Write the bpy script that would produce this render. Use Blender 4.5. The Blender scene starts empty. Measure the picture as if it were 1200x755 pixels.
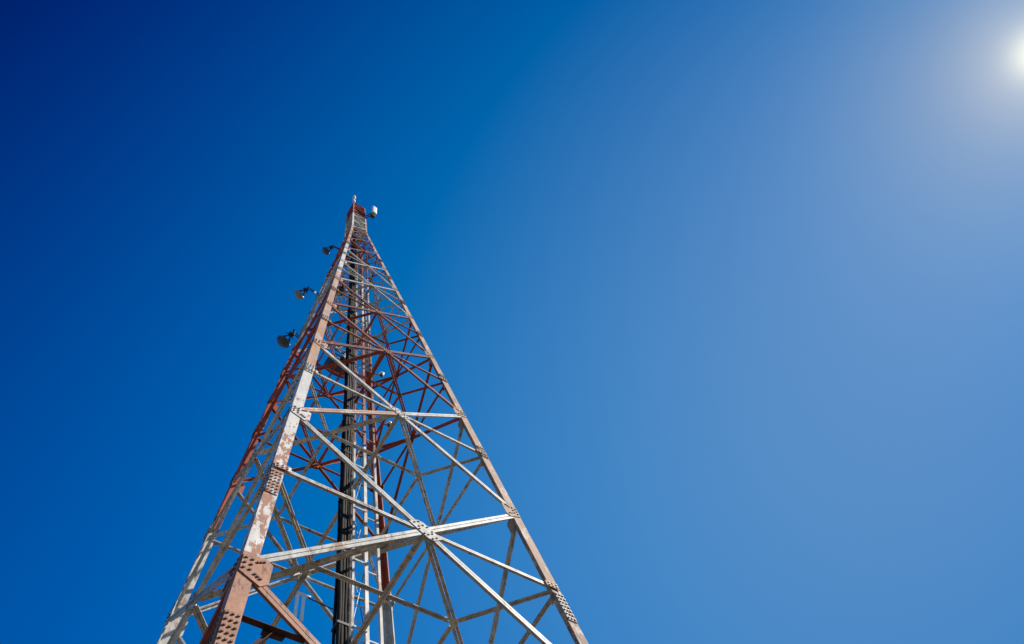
import bpy, bmesh, math, random
from mathutils import Matrix, Vector

random.seed(7)
sc = bpy.context.scene
COL = sc.collection
S = 4.0            # metres per model unit (half diagonal of the tower at level 0)
GH = -4.23         # model height of the ground


def P(x, y, h):
    return Vector((x * S, y * S, (h - GH) * S))


# ------------------------------------------------------------------ camera
cam = bpy.data.cameras.new('camera')
cam_ob = bpy.data.objects.new('camera', cam)
COL.objects.link(cam_ob)
sc.camera = cam_ob
_r = Vector((0.95866372, 0.2170713, -0.18396719))
_u = Vector((0.26446826, -0.91828553, 0.29463236))
_f = Vector((0.10497818, 0.33110683, 0.93773549))
_m = Matrix((_r, _u, -_f)).transposed().to_4x4()
_m.translation = P(0.78830289, -2.48614406, -3.82727412)
cam_ob.matrix_world = _m
cam.sensor_width = 36
cam.lens = 36 * 910.026 / 1200
cam.clip_start = 0.05
cam.clip_end = 20000

# ------------------------------------------------------------------ sky, sun
SUN_EL, SUN_AZ = math.radians(46.6), math.radians(79.3)
SUN = Vector((math.sin(SUN_AZ) * math.cos(SUN_EL), math.cos(SUN_AZ) * math.cos(SUN_EL), math.sin(SUN_EL)))
EXPO = 0.68
sc.view_settings.view_transform = 'Standard'
sc.view_settings.look = 'None'
sc.view_settings.gamma = 1
sc.view_settings.use_curve_mapping = False
sc.view_settings.exposure = EXPO

world = bpy.data.worlds.new('World')
sc.world = world
world.use_nodes = True
wn, wl = world.node_tree.nodes, world.node_tree.links
bg = wn['Background']
bg.inputs['Strength'].default_value = 0.1 / 2 ** EXPO
sky = wn.new('ShaderNodeTexSky')
sky.sky_type = 'NISHITA'
sky.sun_disc = False
sky.sun_elevation = SUN_EL
sky.sun_rotation = SUN_AZ
sky.air_density = 1.0
sky.dust_density = 0.25
sky.ozone_density = 4.0
sky.altitude = 500
tc = wn.new('ShaderNodeTexCoord')


def wdot(v):
    n = wn.new('ShaderNodeVectorMath'); n.operation = 'DOT_PRODUCT'
    nn = wn.new('ShaderNodeVectorMath'); nn.operation = 'NORMALIZE'
    wl.new(tc.outputs['Generated'], nn.inputs[0])
    wl.new(nn.outputs[0], n.inputs[0]); n.inputs[1].default_value = v
    return n.outputs['Value']


def wmath(op, a, b):
    n = wn.new('ShaderNodeMath'); n.operation = op
    for i, x in enumerate((a, b)):
        if isinstance(x, (int, float)):
            n.inputs[i].default_value = x
        else:
            wl.new(x, n.inputs[i])
    return n.outputs[0]


# tint of the clear, polarised sky as a smooth function of the world direction
nd = wn.new('ShaderNodeVectorMath'); nd.operation = 'NORMALIZE'
wl.new(tc.outputs['Generated'], nd.inputs[0])
c = wdot(SUN)
cpos = wmath('MAXIMUM', c, 0.0)
c60, c400 = wmath('POWER', cpos, 60.0), wmath('POWER', cpos, 400.0)


def vdot(a, b):
    n = wn.new('ShaderNodeVectorMath'); n.operation = 'DOT_PRODUCT'
    for i, x in enumerate((a, b)):
        if isinstance(x, tuple): n.inputs[i].default_value = x
        else: wl.new(x, n.inputs[i])
    return n.outputs['Value']


QUAD = [[4.232, 4.695, 6.39, 3.341, 5.888, 7.09, -5.946, -4.861, -6.673, 0.561, 0.552],
        [3.065, 4.082, 6.834, 0.297, 5.56, 1.83, -1.093, -3.557, -6.196, 0.139, 0.331],
        [1.118, 0.981, 2.997, -1.756, 1.671, -1.106, 1.244, 0.262, -1.724, -0.217, 0.118]]
fade = wn.new('ShaderNodeMapRange'); fade.interpolation_type = 'SMOOTHSTEP'
fade.inputs['From Min'].default_value = 0.52; fade.inputs['From Max'].default_value = 0.75
wl.new(wdot((0.105, 0.331, 0.938)), fade.inputs['Value'])
chan = []
for (xx, yy, zz, xy, yz, xz, lx, ly, lz, k1, k2), far in zip(QUAD, (.55, .9, 1.3)):
    cmb = wn.new('ShaderNodeCombineXYZ')
    for i, (row, lin_) in enumerate((((xx, xy / 2, xz / 2), lx), ((xy / 2, yy, yz / 2), ly), ((xz / 2, yz / 2, zz), lz))):
        wl.new(wmath('ADD', vdot(nd.outputs[0], row), lin_), cmb.inputs[i])
    t_ = vdot(nd.outputs[0], cmb.outputs[0])
    t_ = wmath('ADD', t_, wmath('ADD', wmath('MULTIPLY', c60, k1), wmath('MULTIPLY', c400, k2)))
    t_ = wmath('MINIMUM', wmath('MAXIMUM', t_, 0.0), 2.5)
    t_ = wmath('ADD', far, wmath('MULTIPLY', wmath('SUBTRACT', t_, far), fade.outputs[0]))
    chan.append(t_)
tint = wn.new('ShaderNodeCombineXYZ')
for i in range(3): wl.new(chan[i], tint.inputs[i])
dbl = wn.new('ShaderNodeVectorMath'); dbl.operation = 'MULTIPLY'
wl.new(sky.outputs[0], dbl.inputs[0]); wl.new(tint.outputs[0], dbl.inputs[1])
# aureole round the sun
halo = wmath('ADD', wmath('MULTIPLY', wmath('POWER', wmath('MAXIMUM', c, 0.0), 3400.0), 6.0),
             wmath('MULTIPLY', wmath('POWER', wmath('MAXIMUM', c, 0.0), 600.0), 0.75))
hv = wn.new('ShaderNodeVectorMath'); hv.operation = 'SCALE'; hv.inputs[0].default_value = (1.0, .90, .50)
wl.new(halo, hv.inputs['Scale'])
add = wn.new('ShaderNodeVectorMath'); add.operation = 'ADD'
wl.new(dbl.outputs[0], add.inputs[0]); wl.new(hv.outputs[0], add.inputs[1])
wl.new(add.outputs[0], bg.inputs['Color'])

sun = bpy.data.lights.new('sun', 'SUN')
sun.energy = 5.0
sun.angle = math.radians(0.5)
sun.color = (1.0, 0.93, 0.82)
sun_ob = bpy.data.objects.new('sun', sun)
COL.objects.link(sun_ob)
sun_ob.rotation_euler = (-SUN).to_track_quat('-Z', 'Y').to_euler()
sun_ob.location = SUN * 200


# ------------------------------------------------------------------ materials
def new_mat(name):
    m = bpy.data.materials.new(name); m.use_nodes = True
    return m, m.node_tree.nodes, m.node_tree.links, m.node_tree.nodes['Principled BSDF']


def ramp_node(N, L, src, stops):
    r = N.new('ShaderNodeValToRGB')
    e = r.color_ramp.elements
    while len(e) < len(stops):
        e.new(.5)
    for x, (p_, c_) in zip(e, stops):
        x.position = p_
        x.color = (*c_, 1) if isinstance(c_, tuple) else (c_, c_, c_, 1)
    L.new(src, r.inputs[0])
    return r.outputs[0]


def noise(N, L, scale, detail=5, rough=.6, stretch=(1, 1, 1), dist=0.0):
    t = N.new('ShaderNodeTexCoord'); mp = N.new('ShaderNodeMapping')
    mp.inputs['Scale'].default_value = stretch
    L.new(t.outputs['Object'], mp.inputs[0])
    n = N.new('ShaderNodeTexNoise'); n.inputs['Scale'].default_value = scale
    n.inputs['Detail'].default_value = detail; n.inputs['Roughness'].default_value = rough
    n.inputs['Distortion'].default_value = dist
    L.new(mp.outputs[0], n.inputs['Vector'])
    return n.outputs['Fac']


def mix(N, L, f, a, b):
    n = N.new('ShaderNodeMix'); n.data_type = 'RGBA'
    if isinstance(f, float): n.inputs[0].default_value = f
    else: L.new(f, n.inputs[0])
    for i, x in ((6, a), (7, b)):
        if isinstance(x, tuple): n.inputs[i].default_value = (*x, 1)
        else: L.new(x, n.inputs[i])
    return n.outputs[2]


def weathered(name, base, base2, under, rust, peel, rust_amt, rough=.5, spec=.4, scale=4.2, grime=.55, zlow=None):
    """paint with two tones, peeled patches showing the undercoat, rust runs and grime"""
    m, N, L, b = new_mat(name)
    tone = ramp_node(N, L, noise(N, L, 1.1, 4), [(.35, 0.), (.65, 1.)])
    col = mix(N, L, tone, base, base2)
    big = noise(N, L, .55, 3, .5)
    fine = noise(N, L, scale, 12, .72, (1, 1, .42), .25)
    sm = N.new('ShaderNodeMath'); sm.operation = 'MULTIPLY_ADD'; L.new(big, sm.inputs[0]); sm.inputs[1].default_value = .28; L.new(fine, sm.inputs[2])
    sb = N.new('ShaderNodeMath'); sb.operation = 'SUBTRACT'; L.new(sm.outputs[0], sb.inputs[0]); sb.inputs[1].default_value = .14
    src = sb.outputs[0]
    if zlow:    # paint has failed more below this height (wet zone)
        tz = N.new('ShaderNodeTexCoord'); sx = N.new('ShaderNodeSeparateXYZ'); L.new(tz.outputs['Object'], sx.inputs[0])
        mz = N.new('ShaderNodeMapRange'); mz.interpolation_type = 'SMOOTHSTEP'
        mz.inputs['From Min'].default_value = zlow[0]; mz.inputs['From Max'].default_value = zlow[1]
        mz.inputs['To Min'].default_value = zlow[2]; mz.inputs['To Max'].default_value = zlow[3]
        L.new(sx.outputs[2], mz.inputs['Value'])
        ad = N.new('ShaderNodeMath'); ad.operation = 'ADD'; L.new(src, ad.inputs[0]); L.new(mz.outputs[0], ad.inputs[1]); src = ad.outputs[0]
    p1 = ramp_node(N, L, src, [(peel, 0.), (peel + .03, 1.)])
    col = mix(N, L, p1, col, under)
    r1 = ramp_node(N, L, noise(N, L, 9.0, 8, .72, (1, 1, .22)), [(rust_amt, 0.), (rust_amt + .07, 1.)])
    col = mix(N, L, r1, col, rust)
    g1 = ramp_node(N, L, noise(N, L, 5.5, 8, .75, (1, 1, .3)), [(.36, grime), (.60, 1.)])
    g2 = ramp_node(N, L, noise(N, L, 28., 5, .7), [(.3, .72), (.62, 1.)])
    oi = N.new('ShaderNodeObjectInfo')
    g3 = ramp_node(N, L, oi.outputs['Random'], [(0., .78), (1., 1.)])
    for gx in (g1, g2, g3):
        mm = N.new('ShaderNodeMix'); mm.data_type = 'RGBA'; mm.blend_type = 'MULTIPLY'; mm.inputs[0].default_value = 1
        L.new(col, mm.inputs[6]); L.new(gx, mm.inputs[7]); col = mm.outputs[2]
    L.new(col, b.inputs['Base Color'])
    b.inputs['Roughness'].default_value = rough
    b.inputs['Specular IOR Level'].default_value = spec
    bp = N.new('ShaderNodeBump'); bp.inputs['Strength'].default_value = .2; bp.inputs['Distance'].default_value = .01
    L.new(p1, bp.inputs['Height']); L.new(bp.outputs[0], b.inputs['Normal'])
    return m


WHITE = weathered('weathered white paint', (.80, .77, .71), (.66, .63, .56), (.42, .26, .17), (.14, .08, .05), .59, .60, rough=.58, spec=.32, scale=6.0, grime=.52)
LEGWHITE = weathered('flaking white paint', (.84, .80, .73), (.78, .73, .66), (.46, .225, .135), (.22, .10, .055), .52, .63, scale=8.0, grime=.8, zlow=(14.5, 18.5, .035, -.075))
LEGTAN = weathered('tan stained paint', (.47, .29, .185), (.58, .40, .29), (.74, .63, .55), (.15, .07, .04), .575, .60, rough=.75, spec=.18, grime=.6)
LEGRUST = weathered('dirty flaking white paint', (.74, .69, .62), (.62, .56, .49), (.38, .20, .12), (.12, .055, .035), .525, .565, rough=.75, spec=.18, scale=9.0, grime=.5)
RED = weathered('signal red paint', (.44, .062, .018), (.54, .115, .035), (.50, .19, .09), (.07, .022, .016), .66, .62)
PALERED = weathered('pale red paint', (.34, .098, .045), (.43, .165, .085), (.58, .38, .28), (.10, .035, .022), .605, .62)  # paler, browner red for front face members, front leg tops and ladder
SALMON = weathered('pale salmon paint', (.60, .34, .20), (.69, .45, .31), (.76, .64, .55), (.20, .08, .045), .575, .64, grime=.75)  # lighter salmon for the red bands of the front legs
COPPER = weathered('copper brown stained paint', (.42, .175, .085), (.58, .29, .17), (.33, .135, .06), (.11, .045, .026), .58, .58, scale=5., grime=.7, zlow=(8.7, 10.7, .11, -.03))


def simple(name, colr, rough, metal=0., var=.25, scale=6., spec=.5):
    m, N, L, b = new_mat(name)
    f = ramp_node(N, L, noise(N, L, scale, 5), [(.3, 0.), (.7, 1.)])
    d = tuple(x * (1 - var) for x in colr)
    L.new(mix(N, L, f, d, colr), b.inputs['Base Color'])
    b.inputs['Roughness'].default_value = rough; b.inputs['Metallic'].default_value = metal
    b.inputs['Specular IOR Level'].default_value = spec
    return m


CABLE = simple('black cable sheath', (.022, .019, .016), .8, 0, .6, 8, .12)
CABLE2 = simple('highlight mottled grey sheath', (.19, .17, .15), .95, 0, .92, 4, .06)  # grey mottling paints broken highlights onto some of the cables
STEEL = simple('galvanised steel', (.42, .42, .40), .45, .6)
DARK = simple('dark mount steel', (.05, .05, .055), .5, .3)
DISHGREY = simple('grey dish shell', (.34, .33, .32), .5)
DRUM = simple('dull purple grey drum', (.07, .065, .135), .6, 0, .5, 5)
RADOME = simple('soiled dark radome', (.15, .145, .14), .6, 0, .5, 5)  # darker tone for the lowest and highest dish
DARKSHELL = simple('dark grey dish shell', (.10, .10, .105), .5, 0, .5, 8)
PANEL = simple('white radome plastic', (.8, .8, .78), .4, 0, .06)
GLOBE = simple('opal lamp glass', (.82, .82, .78), .2, 0, .05)
CONC = simple('concrete', (.36, .35, .33), .9)
BROWN = simple('rust brown shaded steel', (.10, .048, .032), .8, 0, .5, 6, .1)  # rust brown with the shade under the stub braces put into the colour
BOLTW = simple('weathered painted bolt', (.34, .29, .24), .6, .1)
BOLT = simple('dark bolt steel', (.16, .10, .07), .6, .2)


# ------------------------------------------------------------------ mesh helpers
def add_prism(bm, a, b, s, n, poly, mi=0):
    """extrude polygon (list of (s,n) pairs) from a to b"""
    va = [bm.verts.new(a + s * x + n * y) for x, y in poly]
    vb = [bm.verts.new(b + s * x + n * y) for x, y in poly]
    k = len(poly); fs = [bm.faces.new(va[::-1]), bm.faces.new(vb)]
    for i in range(k):
        fs.append(bm.faces.new((va[i], va[(i + 1) % k], vb[(i + 1) % k], vb[i])))
    for f in fs: f.material_index = mi


def add_plate(bm, o, ax, ay, n, poly, t0, t1, mi=0):
    """flat plate: polygon in (ax, ay) about o, from t0 to t1 along n"""
    add_prism(bm, o + n * t0, o + n * t1, ax, ay, poly, mi)


def add_bolt(bm, p, n, r=.022, h=.022, mi=0):
    ax = n.orthogonal().normalized(); ay = n.cross(ax)
    add_prism(bm, p, p + n * h, ax, ay, [(r * math.cos(i * math.pi / 3), r * math.sin(i * math.pi / 3)) for i in range(6)], mi)


def add_tube(bm, pts, r, seg=8, mi=0):
    rings = []
    for i, p in enumerate(pts):
        d = (pts[min(i + 1, len(pts) - 1)] - pts[max(i - 1, 0)]).normalized()
        ax = Vector((0, 0, 1)).cross(d)
        ax = Vector((1, 0, 0)) if ax.length < .15 else ax.normalized()
        ay = d.cross(ax).normalized(); ax = ay.cross(d)
        rr = r[i] if isinstance(r, (list, tuple)) else r
        rings.append([bm.verts.new(p + (ax * math.cos(2 * math.pi * k / seg) + ay * math.sin(2 * math.pi * k / seg)) * rr) for k in range(seg)])
    fs = []
    for a, b in zip(rings, rings[1:]):
        for k in range(seg):
            fs.append(bm.faces.new((a[k], a[(k + 1) % seg], b[(k + 1) % seg], b[k])))
    fs.append(bm.faces.new(rings[0][::-1])); fs.append(bm.faces.new(rings[-1]))
    for f in fs: f.material_index = mi; f.smooth = seg > 6


def add_lathe(bm, o, axis, prof, seg=28, mi=0):
    """prof: list of (distance along axis, radius)"""
    axis = axis.normalized(); ax = axis.orthogonal().normalized(); ay = axis.cross(ax)
    rings = []
    for d, r in prof:
        if r < 1e-6: rings.append([bm.verts.new(o + axis * d)])
        else: rings.append([bm.verts.new(o + axis * d + (ax * math.cos(2 * math.pi * k / seg) + ay * math.sin(2 * math.pi * k / seg)) * r) for k in range(seg)])
    for a, b in zip(rings, rings[1:]):
        for k in range(seg):
            k2 = (k + 1) % seg
            vs = [a[k % len(a)], a[k2 % len(a)], b[k2 % len(b)], b[k % len(b)]]
            u = []
            for v in vs:
                if v not in u: u.append(v)
            if len(u) >= 3:
                f = bm.faces.new(u); f.smooth = True; f.material_index = mi


def add_box(bm, o, ax, ay, az, sx, sy, sz, mi=0):
    add_prism(bm, o - az * sz / 2, o + az * sz / 2, ax, ay, [(-sx / 2, -sy / 2), (sx / 2, -sy / 2), (sx / 2, sy / 2), (-sx / 2, sy / 2)], mi)


def add_angle_pair(bm, a, b, n, w, depth, t=.011, gap=.014):
    """double angle member, its flat outer face towards n, stems behind"""
    s = (b - a).cross(n).normalized()
    n = s.cross((b - a).normalized()).normalized()
    g = gap / 2
    for k in (1, -1):
        pl = [(-w / 2, 0), (-g, 0), (-g, -depth), (-g - t, -depth), (-g - t, -t), (-w / 2, -t)]
        pl = [(x * k, y) for x, y in pl]
        if k < 0: pl = pl[::-1]
        add_prism(bm, a, b, s, n, pl)


def add_angle(bm, a, b, n, w, t=.010, flip=1):
    s = (b - a).cross(n).normalized() * flip
    n = (s.cross((b - a).normalized()) * flip).normalized()
    pl = [(-w / 2, 0), (w / 2, 0), (w / 2, -w), (w / 2 - t, -w), (w / 2 - t, -t), (-w / 2, -t)]
    add_prism(bm, a, b, s, n, pl)


def obj(name, bm, mats, parent=None, label=None):
    bmesh.ops.recalc_face_normals(bm, faces=bm.faces)
    me = bpy.data.meshes.new(name); bm.to_mesh(me); bm.free()
    for m in (mats if isinstance(mats, (list, tuple)) else [mats]): me.materials.append(m)
    o = bpy.data.objects.new(name, me); COL.objects.link(o)
    if parent:
        o.parent = parent
        o.matrix_parent_inverse = Matrix.Translation(-parent.location)
    if label: o['label'] = label
    return o


def thing(name, label, cat, loc, group=None):
    o = bpy.data.objects.new(name, None); COL.objects.link(o)
    o.location = loc; o.empty_display_size = .3
    o['label'] = label; o['category'] = cat
    if group: o['group'] = group
    return o


B = bmesh.new

# ------------------------------------------------------------------ ground
bm = B()
rings = [0, 8, 20, 50, 120, 300, 800, 2000, 6000]
prev = None
for r_ in rings:
    cur = [bm.verts.new((0, 0, 0))] if r_ == 0 else [bm.verts.new((r_ * math.cos(k * math.pi / 24), r_ * math.sin(k * math.pi / 24), 0)) for k in range(48)]
    if prev:
        for k in range(48):
            k2 = (k + 1) % 48
            if len(prev) == 1: bm.faces.new((prev[0], cur[k], cur[k2]))
            else: bm.faces.new((prev[k], cur[k], cur[k2], prev[k2]))
    prev = cur
gm, N, L, b = new_mat('dry grassy ground')
f1 = ramp_node(N, L, noise(N, L, .35, 8, .65), [(.4, 0.), (.6, 1.)])
f2 = ramp_node(N, L, noise(N, L, 6., 6, .7), [(.3, .7), (.7, 1.)])
cg = mix(N, L, f1, (.105, .09, .064), (.062, .064, .04))
mm = N.new('ShaderNodeMix'); mm.data_type = 'RGBA'; mm.blend_type = 'MULTIPLY'; mm.inputs[0].default_value = 1
L.new(cg, mm.inputs[6]); L.new(f2, mm.inputs[7]); L.new(mm.outputs[2], b.inputs['Base Color'])
b.inputs['Roughness'].default_value = .95
g = obj('ground', bm, gm); g['kind'] = 'structure'

# ------------------------------------------------------------------ tower geometry
TAPER = 0.08256161
HW, RW, HT, RT = 9.6, 1 - 0.08256161 * 9.6, 12.3, .194


def rad(h):
    if h <= HW: return 1 - TAPER * h
    return RW + (RT - RW) * (h - HW) / (HT - HW)


CORN = {'N': Vector((0, -1, 0)), 'R': Vector((1, 0, 0)), 'B': Vector((0, 1, 0)), 'L': Vector((-1, 0, 0))}
ORDER = 'NRBL'


def A(cn, h):
    r = rad(h); v = CORN[cn]
    return P(v.x * r, v.y * r, h)


NODE = {-3: -4.1, -2: -3.146, -1: -1.535, 0: 0.0, 1: 1.457, 2: 2.844, 3: 4.166, 4: 5.426, 5: 6.626, 6: 7.768, 7: 8.77, 8: 9.6}


def midh(p):
    h0, h1 = NODE[p], NODE[p + 1]; w0, w1 = rad(h0), rad(h1)
    return h0 + (h1 - h0) * w0 / (w0 + w1)


def flange(h):  # leg flange width in metres
    if h >= HW: return .12
    return .225 + .008 * min(h + 1.5, 2.0) - .0105 * max(h - .5, 0)


def fk(h):      # member size factor
    return max(.55, 1 - .045 * (h + .7))


def red_panel(p): return p in (-3, -2, 1, 2, 5, 6, 7)


def red_leg(h): return h < -1.45 or .85 < h < 4.6 or 7.0 < h < 9.3 or h > 11.0


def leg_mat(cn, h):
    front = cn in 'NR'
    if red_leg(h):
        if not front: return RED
        return COPPER if h < 0 else PALERED if h > 10 else SALMON if cn == 'N' or h > 3 else LEGTAN
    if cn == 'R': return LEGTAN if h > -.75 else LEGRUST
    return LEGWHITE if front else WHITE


tower = thing('lattice_tower', 'tall red and white lattice steel tower with peeling paint narrowing to the sky', 'tower', (0, 0, 0))

# legs ------------------------------------------------------------
SPL = [-3.0, -1.9, -.88, .80, 2.25, 3.55, 4.8, 6.1, 7.2]
LEGM = [SALMON, LEGWHITE, RED, WHITE, PALERED, LEGTAN, COPPER, LEGRUST]
for i, cn in enumerate(ORDER):
    nx, pv = ORDER[(i + 1) % 4], ORDER[(i - 1) % 4]
    e1 = (CORN[nx] - CORN[cn]).normalized(); e2 = (CORN[pv] - CORN[cn]).normalized()
    bm = B()
    cuts = sorted(set([GH + .02, -1.45, -.75, .85, 4.6, 7.0, 9.3, HW, 11.0, HT] + SPL))
    for h0, h1 in zip(cuts, cuts[1:]):
        hm = (h0 + h1) / 2; t = .028 if hm < HW else .016
        mi = LEGM.index(leg_mat(cn, hm)); rr = []
        for h in (h0, h1):
            bw = flange(h if not (h == HW and hm > HW) else h + .01); o = A(cn, h)
            rr.append([bm.verts.new(o + e1 * x + e2 * y) for x, y in ((0, 0), (bw, 0), (bw, t), (t, t), (t, bw), (0, bw))])
        for k in range(6):
            f = bm.faces.new((rr[0][k], rr[0][(k + 1) % 6], rr[1][(k + 1) % 6], rr[1][k])); f.material_index = mi
        for ring in (rr[0][::-1], rr[1]):
            f = bm.faces.new(ring); f.material_index = mi
    leg = obj('leg', bm, LEGM, tower)
    # bolted splice plates, sub-parts of the leg
    for h in SPL:
        bw = flange(h); l = (A(cn, h + .05) - A(cn, h)).normalized()
        bm = B()
        for ea, eb in ((e1, e2), (e2, e1)):
            n = -(eb - l * eb.dot(l)).normalized()
            o = A(cn, h)
            hl = .42 if h < 0 else .34
            add_plate(bm, o, ea, l, n, [(.012, -hl), (bw - .012, -hl), (bw - .012, hl), (.012, hl)], .003, .017)
            for cx in (.2, .5, .8):
                for k in range(7):
                    add_bolt(bm, o + ea * (bw * cx) + l * (-hl + .06 + k * (2 * hl - .12) / 6) + n * .017, n, .019, .02, 1)
        obj('splice_plate', bm, [leg_mat(cn, h), BOLT if h < -1.5 or cn == 'R' else BOLTW], leg)
    # foot
    bm = B()
    o = A(cn, GH + .02) - CORN[cn] * .1
    o.z = 0
    add_prism(bm, o - Vector((0, 0, .3)), o + Vector((0, 0, .35)), Vector((1, 0, 0)), Vector((0, 1, 0)), [(-.7, -.7), (.7, -.7), (.7, .7), (-.7, .7)])
    obj('footing', bm, CONC, tower)

# faces ------------------------------------------------------------
MIDS = {}
for i, ca in enumerate(ORDER):
    cb = ORDER[(i + 1) % 4]
    front = ca == 'N'
    e1 = (CORN[cb] - CORN[ca]).normalized()
    la = (A(ca, 1) - A(ca, 0)).normalized(); lb = (A(cb, 1) - A(cb, 0)).normalized()
    n = e1.cross(la).normalized()
    if n.dot(CORN[ca]) < 0: n = -n
    up = n.cross(e1).normalized()
    if up.z < 0: up = -up
    for p in range(-3, 8):
        h0, h1, hm = NODE[p], NODE[p + 1], midh(p)
        k = fk(hm)
        m = ((COPPER if p < 0 else PALERED) if front else RED) if red_panel(p) else WHITE
        a0, a1, b0, b1 = A(ca, h0), A(ca, h1), A(cb, h0), A(cb, h1)
        cen = (A(ca, hm) + A(cb, hm)) / 2
        MIDS[(ca, p)] = cen
        bw = flange(hm)

        def trimmed(p0, p1, ta, tb):
            d = (p1 - p0).normalized()
            ca_ = abs(d.dot(e1))
            return p0 + d * (ta / ca_ if ta else 0), p1 - d * (tb / ca_ if tb else 0)
        w, dp = .142 * k, .08 * k
        # continuous diagonal (high on a, low on b)
        bm = B(); q0, q1 = trimmed(a1, b0, bw - .02, bw - .02)
        add_angle_pair(bm, q0, q1, n, w, dp); obj('diagonal_brace', bm, m, tower)
        # two half diagonals
        for p0 in (a0, b1):
            bm = B(); q0, q1 = trimmed(p0, cen, bw - .02, .09 * k)
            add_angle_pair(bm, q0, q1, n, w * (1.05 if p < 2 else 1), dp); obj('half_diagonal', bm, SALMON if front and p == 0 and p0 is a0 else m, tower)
        # horizontals through the crossing
        for cn in (ca, cb):
            bm = B(); q0, q1 = trimmed(A(cn, hm), cen, bw - .02, .17 * k)
            add_angle_pair(bm, q0, q1, n, .10 * k, .065 * k); obj('horizontal_brace', bm, m, tower)
        # short redundant struts in the tall bottom panel
        if p == -2:
            for cn, e in ((ca, e1), (cb, -e1)):
                hh = -1.78; fr = (hh - h1) / (hm - h1)
                g0, g1 = A(cn, hh), A(cn, h1).lerp(cen, fr)
                dd = (g1 - g0).normalized()
                bm = B(); add_angle(bm, g0 + dd * (bw - .02) - n * .07, g1 - dd * .02 - n * .07, Vector((0, 0, -1)), .085); obj('stub_brace', bm, BROWN, tower)
                g2 = A(cn, -2.12); g3 = g0.lerp(g1, .62); d2 = (g3 - g2).normalized()
                bm = B(); add_angle(bm, g2 + d2 * (bw + .05) - n * .10, g3 - d2 * .02 - n * .10, -up, .065); obj('stub_brace', bm, BROWN, tower)
                bm = B(); add_plate(bm, g3, dd, up, n, [(-.16, -.10), (.12, -.08), (.16, .03), (-.14, .03)], -.128, -.116); obj('stub_plate', bm, BROWN, tower)
        # centre gusset, laid along the continuous diagonal
        d = (b0 - a1).normalized(); pd = n.cross(d)
        bm = B(); gl, gw = .30 * k, .17 * k
        add_plate(bm, cen, d, pd, n, [(-gl, -gw), (gl * .7, -gw), (gl, -gw * .5), (gl, gw), (-gl * .7, gw), (-gl, gw * .5)], .003, .016)
        for sx in (-.82, -.42, .42, .82):
            for sy in (-.38, .38):
                add_bolt(bm, cen + d * (gl * sx) + pd * (gw * sy) + n * .016, n, .020 * k, .02 * k, 1)
        for sy in (-.75, .75):
            for sx in (-.2, .25):
                add_bolt(bm, cen + d * (gl * sx) + pd * (gw * sy) + n * .016, n, .020 * k, .02 * k, 1)
        obj('centre_gusset', bm, [m, BOLTW if m is WHITE else BOLT], tower)
        # leg joint plates for the horizontals
        for cn, e in ((ca, e1), (cb, -e1)):
            o = A(cn, hm); bm = B()
            add_plate(bm, o, e, up, n, [(bw * .15, -.10 * k), (bw + .10, -.08 * k), (bw + .10, .08 * k), (bw * .15, .10 * k)], .020, .032)
            for x in (bw * .35, bw * .75, bw + .03):
                for y in (-.04, .04): add_bolt(bm, o + e * x + up * y * k + n * .032, n, .017, .018, 1)
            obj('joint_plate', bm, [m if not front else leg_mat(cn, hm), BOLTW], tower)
    # node gussets where diagonals meet the legs
    for cn, e, l in ((ca, e1, la), (cb, -e1, lb)):
        for nd in range(-2, 9):
            h = NODE[nd]; o = A(cn, h); bw = flange(h); k = fk(h); bm = B()
            add_plate(bm, o, e, l, n, [(.012, -.16 * k), (.012, .24 * k), (bw + .09 * k, .29 * k), (bw + .20 * k, .20 * k), (bw + .20 * k, -.24 * k), (bw + .10 * k, -.35 * k)], .003, .016)
            for x in (.25, .65):
                for y in (-.08, .04, .16): add_bolt(bm, o + e * (bw * x) + l * (y * k) + n * .016, n, .021 * k, .02, 1)
            for sg in (1, -1):
                dirv = (e * 1.0 + l * sg * .72).normalized()
                for x in (0, .05, .10): add_bolt(bm, o + e * (bw + .0) + l * sg * .14 * k + dirv * x * k + n * .016, n, .021 * k, .02, 1)
            obj('node_gusset', bm, [leg_mat(cn, h - .05), BOLT], tower)

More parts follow.
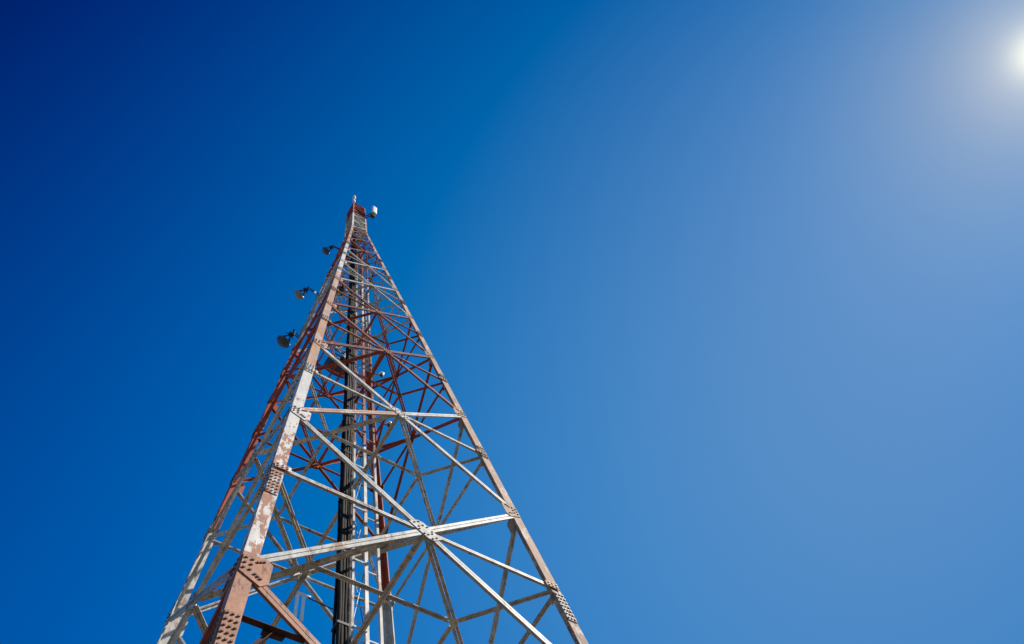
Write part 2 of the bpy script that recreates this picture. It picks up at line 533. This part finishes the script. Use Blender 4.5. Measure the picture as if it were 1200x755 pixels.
# plan bracing at the crossing levels ---------------------------------
DN = Vector((0, 0, -1)); UPV = Vector((0, 0, 1))
for p in range(-2, 7):
    h = midh(p); k = fk(h)
    m = RED if red_panel(p) else WHITE
    hubs = []
    for i, cn in enumerate(ORDER):
        pv = ORDER[(i - 1) % 4]
        # corner cn lies between face (pv) and face (cn)
        m0, m1 = MIDS[(pv, p)], MIDS[(cn, p)]
        d = (m1 - m0).normalized()
        hub = (m0 + m1) / 2
        hubs.append(hub)
        bm = B(); add_angle_pair(bm, m0 + d * .12 * k, m1 - d * .12 * k, DN, .135 * k, .08 * k); obj('plan_brace', bm, m, tower)
        leg_p = A(cn, h); dd = (hub - leg_p).normalized()
        bm = B(); add_angle_pair(bm, leg_p + dd * .10 + UPV * .004, hub - dd * .09 * k + UPV * .004, DN, .095 * k, .06 * k); obj('corner_brace', bm, m, tower)
        bm = B(); s = d
        add_plate(bm, hub, d, d.cross(UPV), DN, [(-.13 * k, -.075 * k), (.13 * k, -.075 * k), (.09 * k, .08 * k), (-.09 * k, .08 * k)], .003, .014)
        obj('hub_plate', bm, m, tower)
    for cn, sg in (('N', 1), ('B', -1)):
        m0 = MIDS[(cn, p)]; e_ = P(0, 0, h) + (m0 - P(0, 0, h)).normalized() * .24
        d = (e_ - m0).normalized()
        bm = B(); add_angle_pair(bm, m0 + d * .10 * k - UPV * .02, e_ - UPV * .02, DN, .12 * k, .08 * k); obj('cross_brace', bm, m, tower)
    for j in range(4):
        u0, u1 = hubs[j], hubs[(j + 1) % 4]; d = (u1 - u0).normalized()
        bm = B(); add_angle_pair(bm, u0 + d * .1 * k, u1 - d * .1 * k, DN, .095 * k, .06 * k); obj('inner_brace', bm, m, tower)

# slim top section -----------------------------------------------------
NP = 9
hs = [HW + (HT - HW) * j / NP for j in range(NP + 1)]
for i, ca in enumerate(ORDER):
    cb = ORDER[(i + 1) % 4]
    e1 = (CORN[cb] - CORN[ca]).normalized(); n = (CORN[ca] + CORN[cb]).normalized()
    for j in range(NP):
        h0, h1 = hs[j], hs[j + 1]
        m = RED if (h0 + h1) / 2 > 11.0 else WHITE
        a, b = (A(ca, h1), A(cb, h0)) if j % 2 else (A(ca, h0), A(cb, h1))
        d = (b - a).normalized()
        bm = B(); add_angle(bm, a + d * .13, b - d * .13, n, .075); obj('mast_diagonal', bm, m, tower)
        a, b = (A(ca, h1), A(cb, h0)) if not j % 2 else (A(ca, h0), A(cb, h1))
        d = (b - a).normalized()
        bm = B(); add_angle(bm, a + d * .13 - n * .09, b - d * .13 - n * .09, n, .06); obj('mast_diagonal', bm, m, tower)
        bm = B(); add_angle(bm, A(ca, h1) + e1 * .12, A(cb, h1) - e1 * .12, n, .085, flip=-1); obj('mast_horizontal', bm, m, tower)
bm = B(); r_ = rad(HT) * S
o = P(0, 0, HT) + UPV * .004
add_plate(bm, o, (CORN['R'] - CORN['N']).normalized(), (CORN['R'] + CORN['N']).normalized(), UPV, [(-r_ * .72, -r_ * .72), (r_ * .72, -r_ * .72), (r_ * .72, r_ * .72), (-r_ * .72, r_ * .72)], 0, .02)
obj('top_plate', bm, RED, tower)

# ------------------------------------------------------------------ cable column
DIRR = Vector((1, 1, 0)).normalized(); NF = Vector((1, -1, 0)).normalized()


def at(d, h, off=0.0):
    v = DIRR * d + NF * off
    return P(v.x, v.y, h)


cables = thing('cable_bundle', 'thick bundle of black feeder cables running straight up the inside of the tower', 'cables', at(-.022, GH))
offs = []
for row, off in ((0, .022), (1, 0.0), (2, -.022)):
    for cix in range(4):
        offs.append((-.022 - .027 + .018 * cix + (.008 if row == 1 else 0), off))
for j, (d, off) in enumerate(offs):
    top = random.choice([4.9, 6.2, 7.6, 8.6, 9.4, 11.2]) if j % 4 else 11.2
    bm = B(); pts = []
    steps = 44
    for s_ in range(steps + 1):
        h = GH + (top - GH) * s_ / steps
        pts.append(at(d - .0009 * max(h, 0) + random.uniform(-.0035, .0035), h, off + random.uniform(-.0035, .0035)))
    add_tube(bm, pts, random.choice([.038, .044, .050, .034]), 8)
    obj('cable', bm, CABLE2 if j % 4 == 3 else CABLE, cables)
h = GH + .6
while h < 11:
    bm = B(); add_box(bm, at(-.022 - .0009 * max(h, 0), h), DIRR, NF, UPV, .31, .27, random.uniform(.05, .14))
    obj('cable_clamp', bm, DARK, cables); h += .62

# ------------------------------------------------------------------ climbing ladder
ladder = thing('climbing_ladder', 'narrow white and red steel ladder with three rails beside the cable bundle', 'ladder', at(.12, GH))
LM = [WHITE, PALERED]
lc = [GH + .01, -1.45, 1.6, 4.6, 7.0, 8.9]
for d, w in ((.035, .055), (.119, .085), (.202, .065)):
    bm = B()
    for h0, h1 in zip(lc, lc[1:]):
        hm_ = (h0 + h1) / 2
        add_prism(bm, at(d, h0), at(d, h1), DIRR, NF, [(-w / 2, -.035), (w / 2, -.035), (w / 2, .035), (-w / 2, .035)], 1 if (1.6 < hm_ < 4.6 or hm_ > 7) else 0)
    obj('rail', bm, LM, ladder)
h = GH + .15
nr = 0
while h < 8.8:
    bm = B(); add_tube(bm, [at(.035, h) + DIRR * .03, at(.119, h) - DIRR * .044], .011, 6)
    obj('rung', bm, STEEL, ladder); h += .135; nr += 1
H0 = 0.08
for kx in range(-7, 16):
    h = H0 + kx * .575
    if h > 8.6: break
    bm = B()
    add_box(bm, at((.035 + .119) / 2, h, .012), DIRR, NF, UPV, .31, .03, .055)
    obj('crossbar', bm, LM[1 if (1.6 < h < 4.6 or h > 7) else 0], ladder)
    bm = B()
    add_box(bm, at((.119 + .202) / 2, h - .05, .0), DIRR, NF, UPV, .24, .025, .035)
    obj('spacer_bar', bm, LM[1 if (1.6 < h < 4.6 or h > 7) else 0], ladder)
    # thin cage hoop behind the rails
    bm = B(); pts = []
    for t in range(13):
        a = math.pi * t / 12
        pts.append(at(.119 + .0 + .042 - .083 * math.cos(a) * .5, h + .25, -.085 * math.sin(a)))
    add_tube(bm, pts, .010, 6); obj('cage_hoop', bm, STEEL, ladder)
    bm = B()
    add_tube(bm, [at(.035, h, -.006), at(.119, h + .575, -.006)], .008, 6); add_tube(bm, [at(.035, h + .575, -.012), at(.119, h, -.012)], .008, 6)
    obj('cross_wire', bm, DARK, ladder)


# ------------------------------------------------------------------ antennas
def dish(name, label, c, face, R, depth, shell, attach, group='round dish antennas on the tower', drum=False):
    t = thing(name, label, 'antenna', attach, group)
    face = face.normalized()
    bm = B()
    if drum:
        add_lathe(bm, c, face, [(-depth * .15, 0), (-depth * .15, R * .35), (-depth * .05, R * .9), (0, R), (depth, R), (depth, R * .96), (depth * .9, R * .94), (depth * .9, 0)])
    else:   # deep shrouded dish: bowl, rim, shroud
        prof = [(-depth * .6 + depth * .6 * (i / 6) ** 2, R * i / 6) for i in range(7)]
        prof += [(.0, R * 1.05), (.03, R * 1.05), (.03, R), (depth, R), (depth, R * .97), (depth * .9, R * .96), (depth * .9, 0)]
        add_lathe(bm, c, face, prof)
    refl = obj('reflector', bm, shell, t)
    bm = B(); side = face.cross(UPV).normalized(); v = side.cross(face)
    back = c - face * (depth + .02 if not drum else depth * .15)
    for j in range(4):
        a = math.pi / 4 + j * math.pi / 2
        add_tube(bm, [back - face * .1, c + (side * math.cos(a) + v * math.sin(a)) * R * .72 - face * (depth * .5 if not drum else 0.0)], .022, 6)
    obj('back_frame', bm, DARK, t)
    bm = B(); add_box(bm, back - face * .16, side, v, face, .2, .3, .16); obj('radio_box', bm, DARK, t)
    pole = back - face * .30
    bm = B(); add_tube(bm, [pole - UPV * R * .9, pole + UPV * R * .9], .045, 10); obj('mounting_pole', bm, DARK, t)
    for dz in (-.45, .45):
        bm = B(); add_tube(bm, [pole + UPV * R * dz, attach + UPV * R * dz], .026, 6); obj('mounting_arm', bm, DARK, t)
    if not drum:
        bm = B(); add_lathe(bm, c + face * (depth + .002), face, [(0, R * .96), (R * .12, R * .85), (R * .3, R * .6), (R * .42, R * .3), (R * .46, 0)]); obj('radome', bm, DISHGREY if shell is DISHGREY else RADOME, t)
        # stiffening ring and struts on the back
        bm = B(); ring = []
        for q_ in range(15):
            a = math.pi * (q_ / 14) * 1.3
            ring.append(c - face * .28 + (side * math.cos(a) + v * math.sin(a)) * R * .62)
        add_tube(bm, ring, .02, 6); obj('back_ring', bm, DARK, t)
    return t


dish('dish_antenna', 'lowest dark round dish on a bracket outside the left edge of the tower', P(-.75, -.035, 4.52), Vector((-.85, .42, -.28)), .32, .18, DARKSHELL, A('L', 4.62))
dish('dish_antenna', 'middle of the three dishes on the left edge, grey cone on two thin arms', P(-.665, -.118, 6.08), Vector((-.9, .34, -.2)), .29, .15, DISHGREY, A('L', 6.3))
dish('dish_antenna', 'small dark dish highest on the left edge close under the narrow top section', P(-.452, -.05, 8.8), Vector((-.9, .3, -.2)), .28, .15, DARKSHELL, A('L', 8.9))
NBL = Vector((-1, 1, 0)).normalized()


def face_pt(h): 
    return (A('B', h) + A('L', h)) / 2


dish('drum_antenna', 'large dull purple drum antenna seen through the red bracing left of the cables', P(-.285, .455, 4.72), NBL, .62, .45, DRUM, face_pt(4.72), 'drum antennas behind the bracing', True)
dish('drum_antenna', 'dark drum antenna behind the upper white bracing left of the cables', P(-.285, .27, 7.46), NBL, .42, .4, DRUM, face_pt(7.46), 'drum antennas behind the bracing', True)
dish('drum_antenna', 'purple drum antenna highest behind the bracing below the narrow top section', P(-.185, .17, 8.8), NBL, .48, .4, DRUM, face_pt(8.8), 'drum antennas behind the bracing', True)

# sector panel at the top right
ap = A('R', 11.35)
t = thing('panel_antenna', 'small white panel antenna on a dark bracket at the right of the tower top', 'antenna', ap)
pc = P(.378, -.03, 11.66); fx = Vector((.78, -.62, -.06)).normalized(); fy = fx.cross(UPV).normalized(); fz = fy.cross(fx)
bm = B(); add_prism(bm, pc - fz * 1.05, pc + fz * 1.05, fx, fy, [(-.09, -.19), (.05, -.19), (.09, -.11), (.09, .11), (.05, .19), (-.09, .19)]); obj('radome', bm, PANEL, t)
bm = B(); pp = pc - fx * .24; add_tube(bm, [pp - UPV * 1.5, pp + UPV * 1.0], .055, 10); obj('mounting_pole', bm, DARK, t)
bm = B(); add_box(bm, pp - UPV * 1.25 - fx * .05, fx, fy, fz, .26, .34, .5); obj('radio_box', bm, DARK, t)
for dz in (-.75, .1):
    bm = B(); add_tube(bm, [pp + UPV * dz, ap + UPV * (dz + .2)], .04, 8); obj('mounting_arm', bm, DARK, t)

# beacon on the top
tp = A('N', HT) - CORN['N'] * .12 + UPV * .03
t = thing('beacon_light', 'white beacon lamp standing on the very top of the tower', 'light', tp)
bm = B(); add_tube(bm, [tp, tp + UPV * 3.0], .05, 10); obj('pole', bm, STEEL, t)
bm = B(); add_lathe(bm, tp + UPV * .7, UPV, [(0, 0), (0, .11), (.75, .12), (.8, 0)], 16); obj('junction_box', bm, PANEL, t)
bm = B(); add_lathe(bm, tp + UPV * 2.7, UPV, [(0, 0), (0, .12), (.08, .145), (1.2, .14), (1.5, .09), (1.6, 0)], 18); obj('lamp_dome', bm, GLOBE, t)

# side lamps by the back leg
for c_, h_, lab in ((P(.131, .68, 4.6), 4.62, 'small white globe lamp on an arm beside the back leg, upper of two'),
                    (P(.147, .80, 3.48), 3.5, 'small white globe lamp on an arm beside the back leg, lower of two')):
    ap = A('B', h_)
    t = thing('obstruction_lamp', lab, 'light', ap, 'obstruction lamps on the back leg')
    bm = B(); add_lathe(bm, c_, UPV, [(-.13 * math.cos(i * math.pi / 10), .13 * math.sin(i * math.pi / 10)) for i in range(11)], 18); obj('globe', bm, GLOBE, t)
    bm = B(); add_lathe(bm, c_ - UPV * .2, UPV, [(0, 0), (0, .07), (.1, .09), (.1, 0)], 14); obj('lamp_base', bm, DARK, t)
    bm = B(); add_tube(bm, [c_ - UPV * .2, ap], .025, 6); obj('arm', bm, RED, t)

# cable support frame low inside
fb = P(-.176, -.176, -.585)
t = thing('cable_support_frame', 'small white upright frame with a side bar inside the tower near the bottom left', 'bracket', fb)
for x in (0, .024):
    bm = B(); v0 = P(-.188 + x, -.188 + x, -.585); v1 = P(-.19 + x, -.19 + x, -.40)
    add_box(bm, (v0 + v1) / 2, DIRR, NF, UPV, .05, .05, (v1 - v0).length); obj('upright', bm, PANEL, t)
bm = B(); v0 = P(-.197, -.197, -.395); v1 = P(-.14, -.14, -.395); add_box(bm, (v0 + v1) / 2 + UPV * .03, DIRR, NF, UPV, (v1 - v0).length, .05, .04); obj('top_rail', bm, PANEL, t)
bm = B(); add_tube(bm, [P(-.15, -.15, -.395), P(-.05, -.05, -.41)], .016, 6); obj('side_bar', bm, DARK, t)
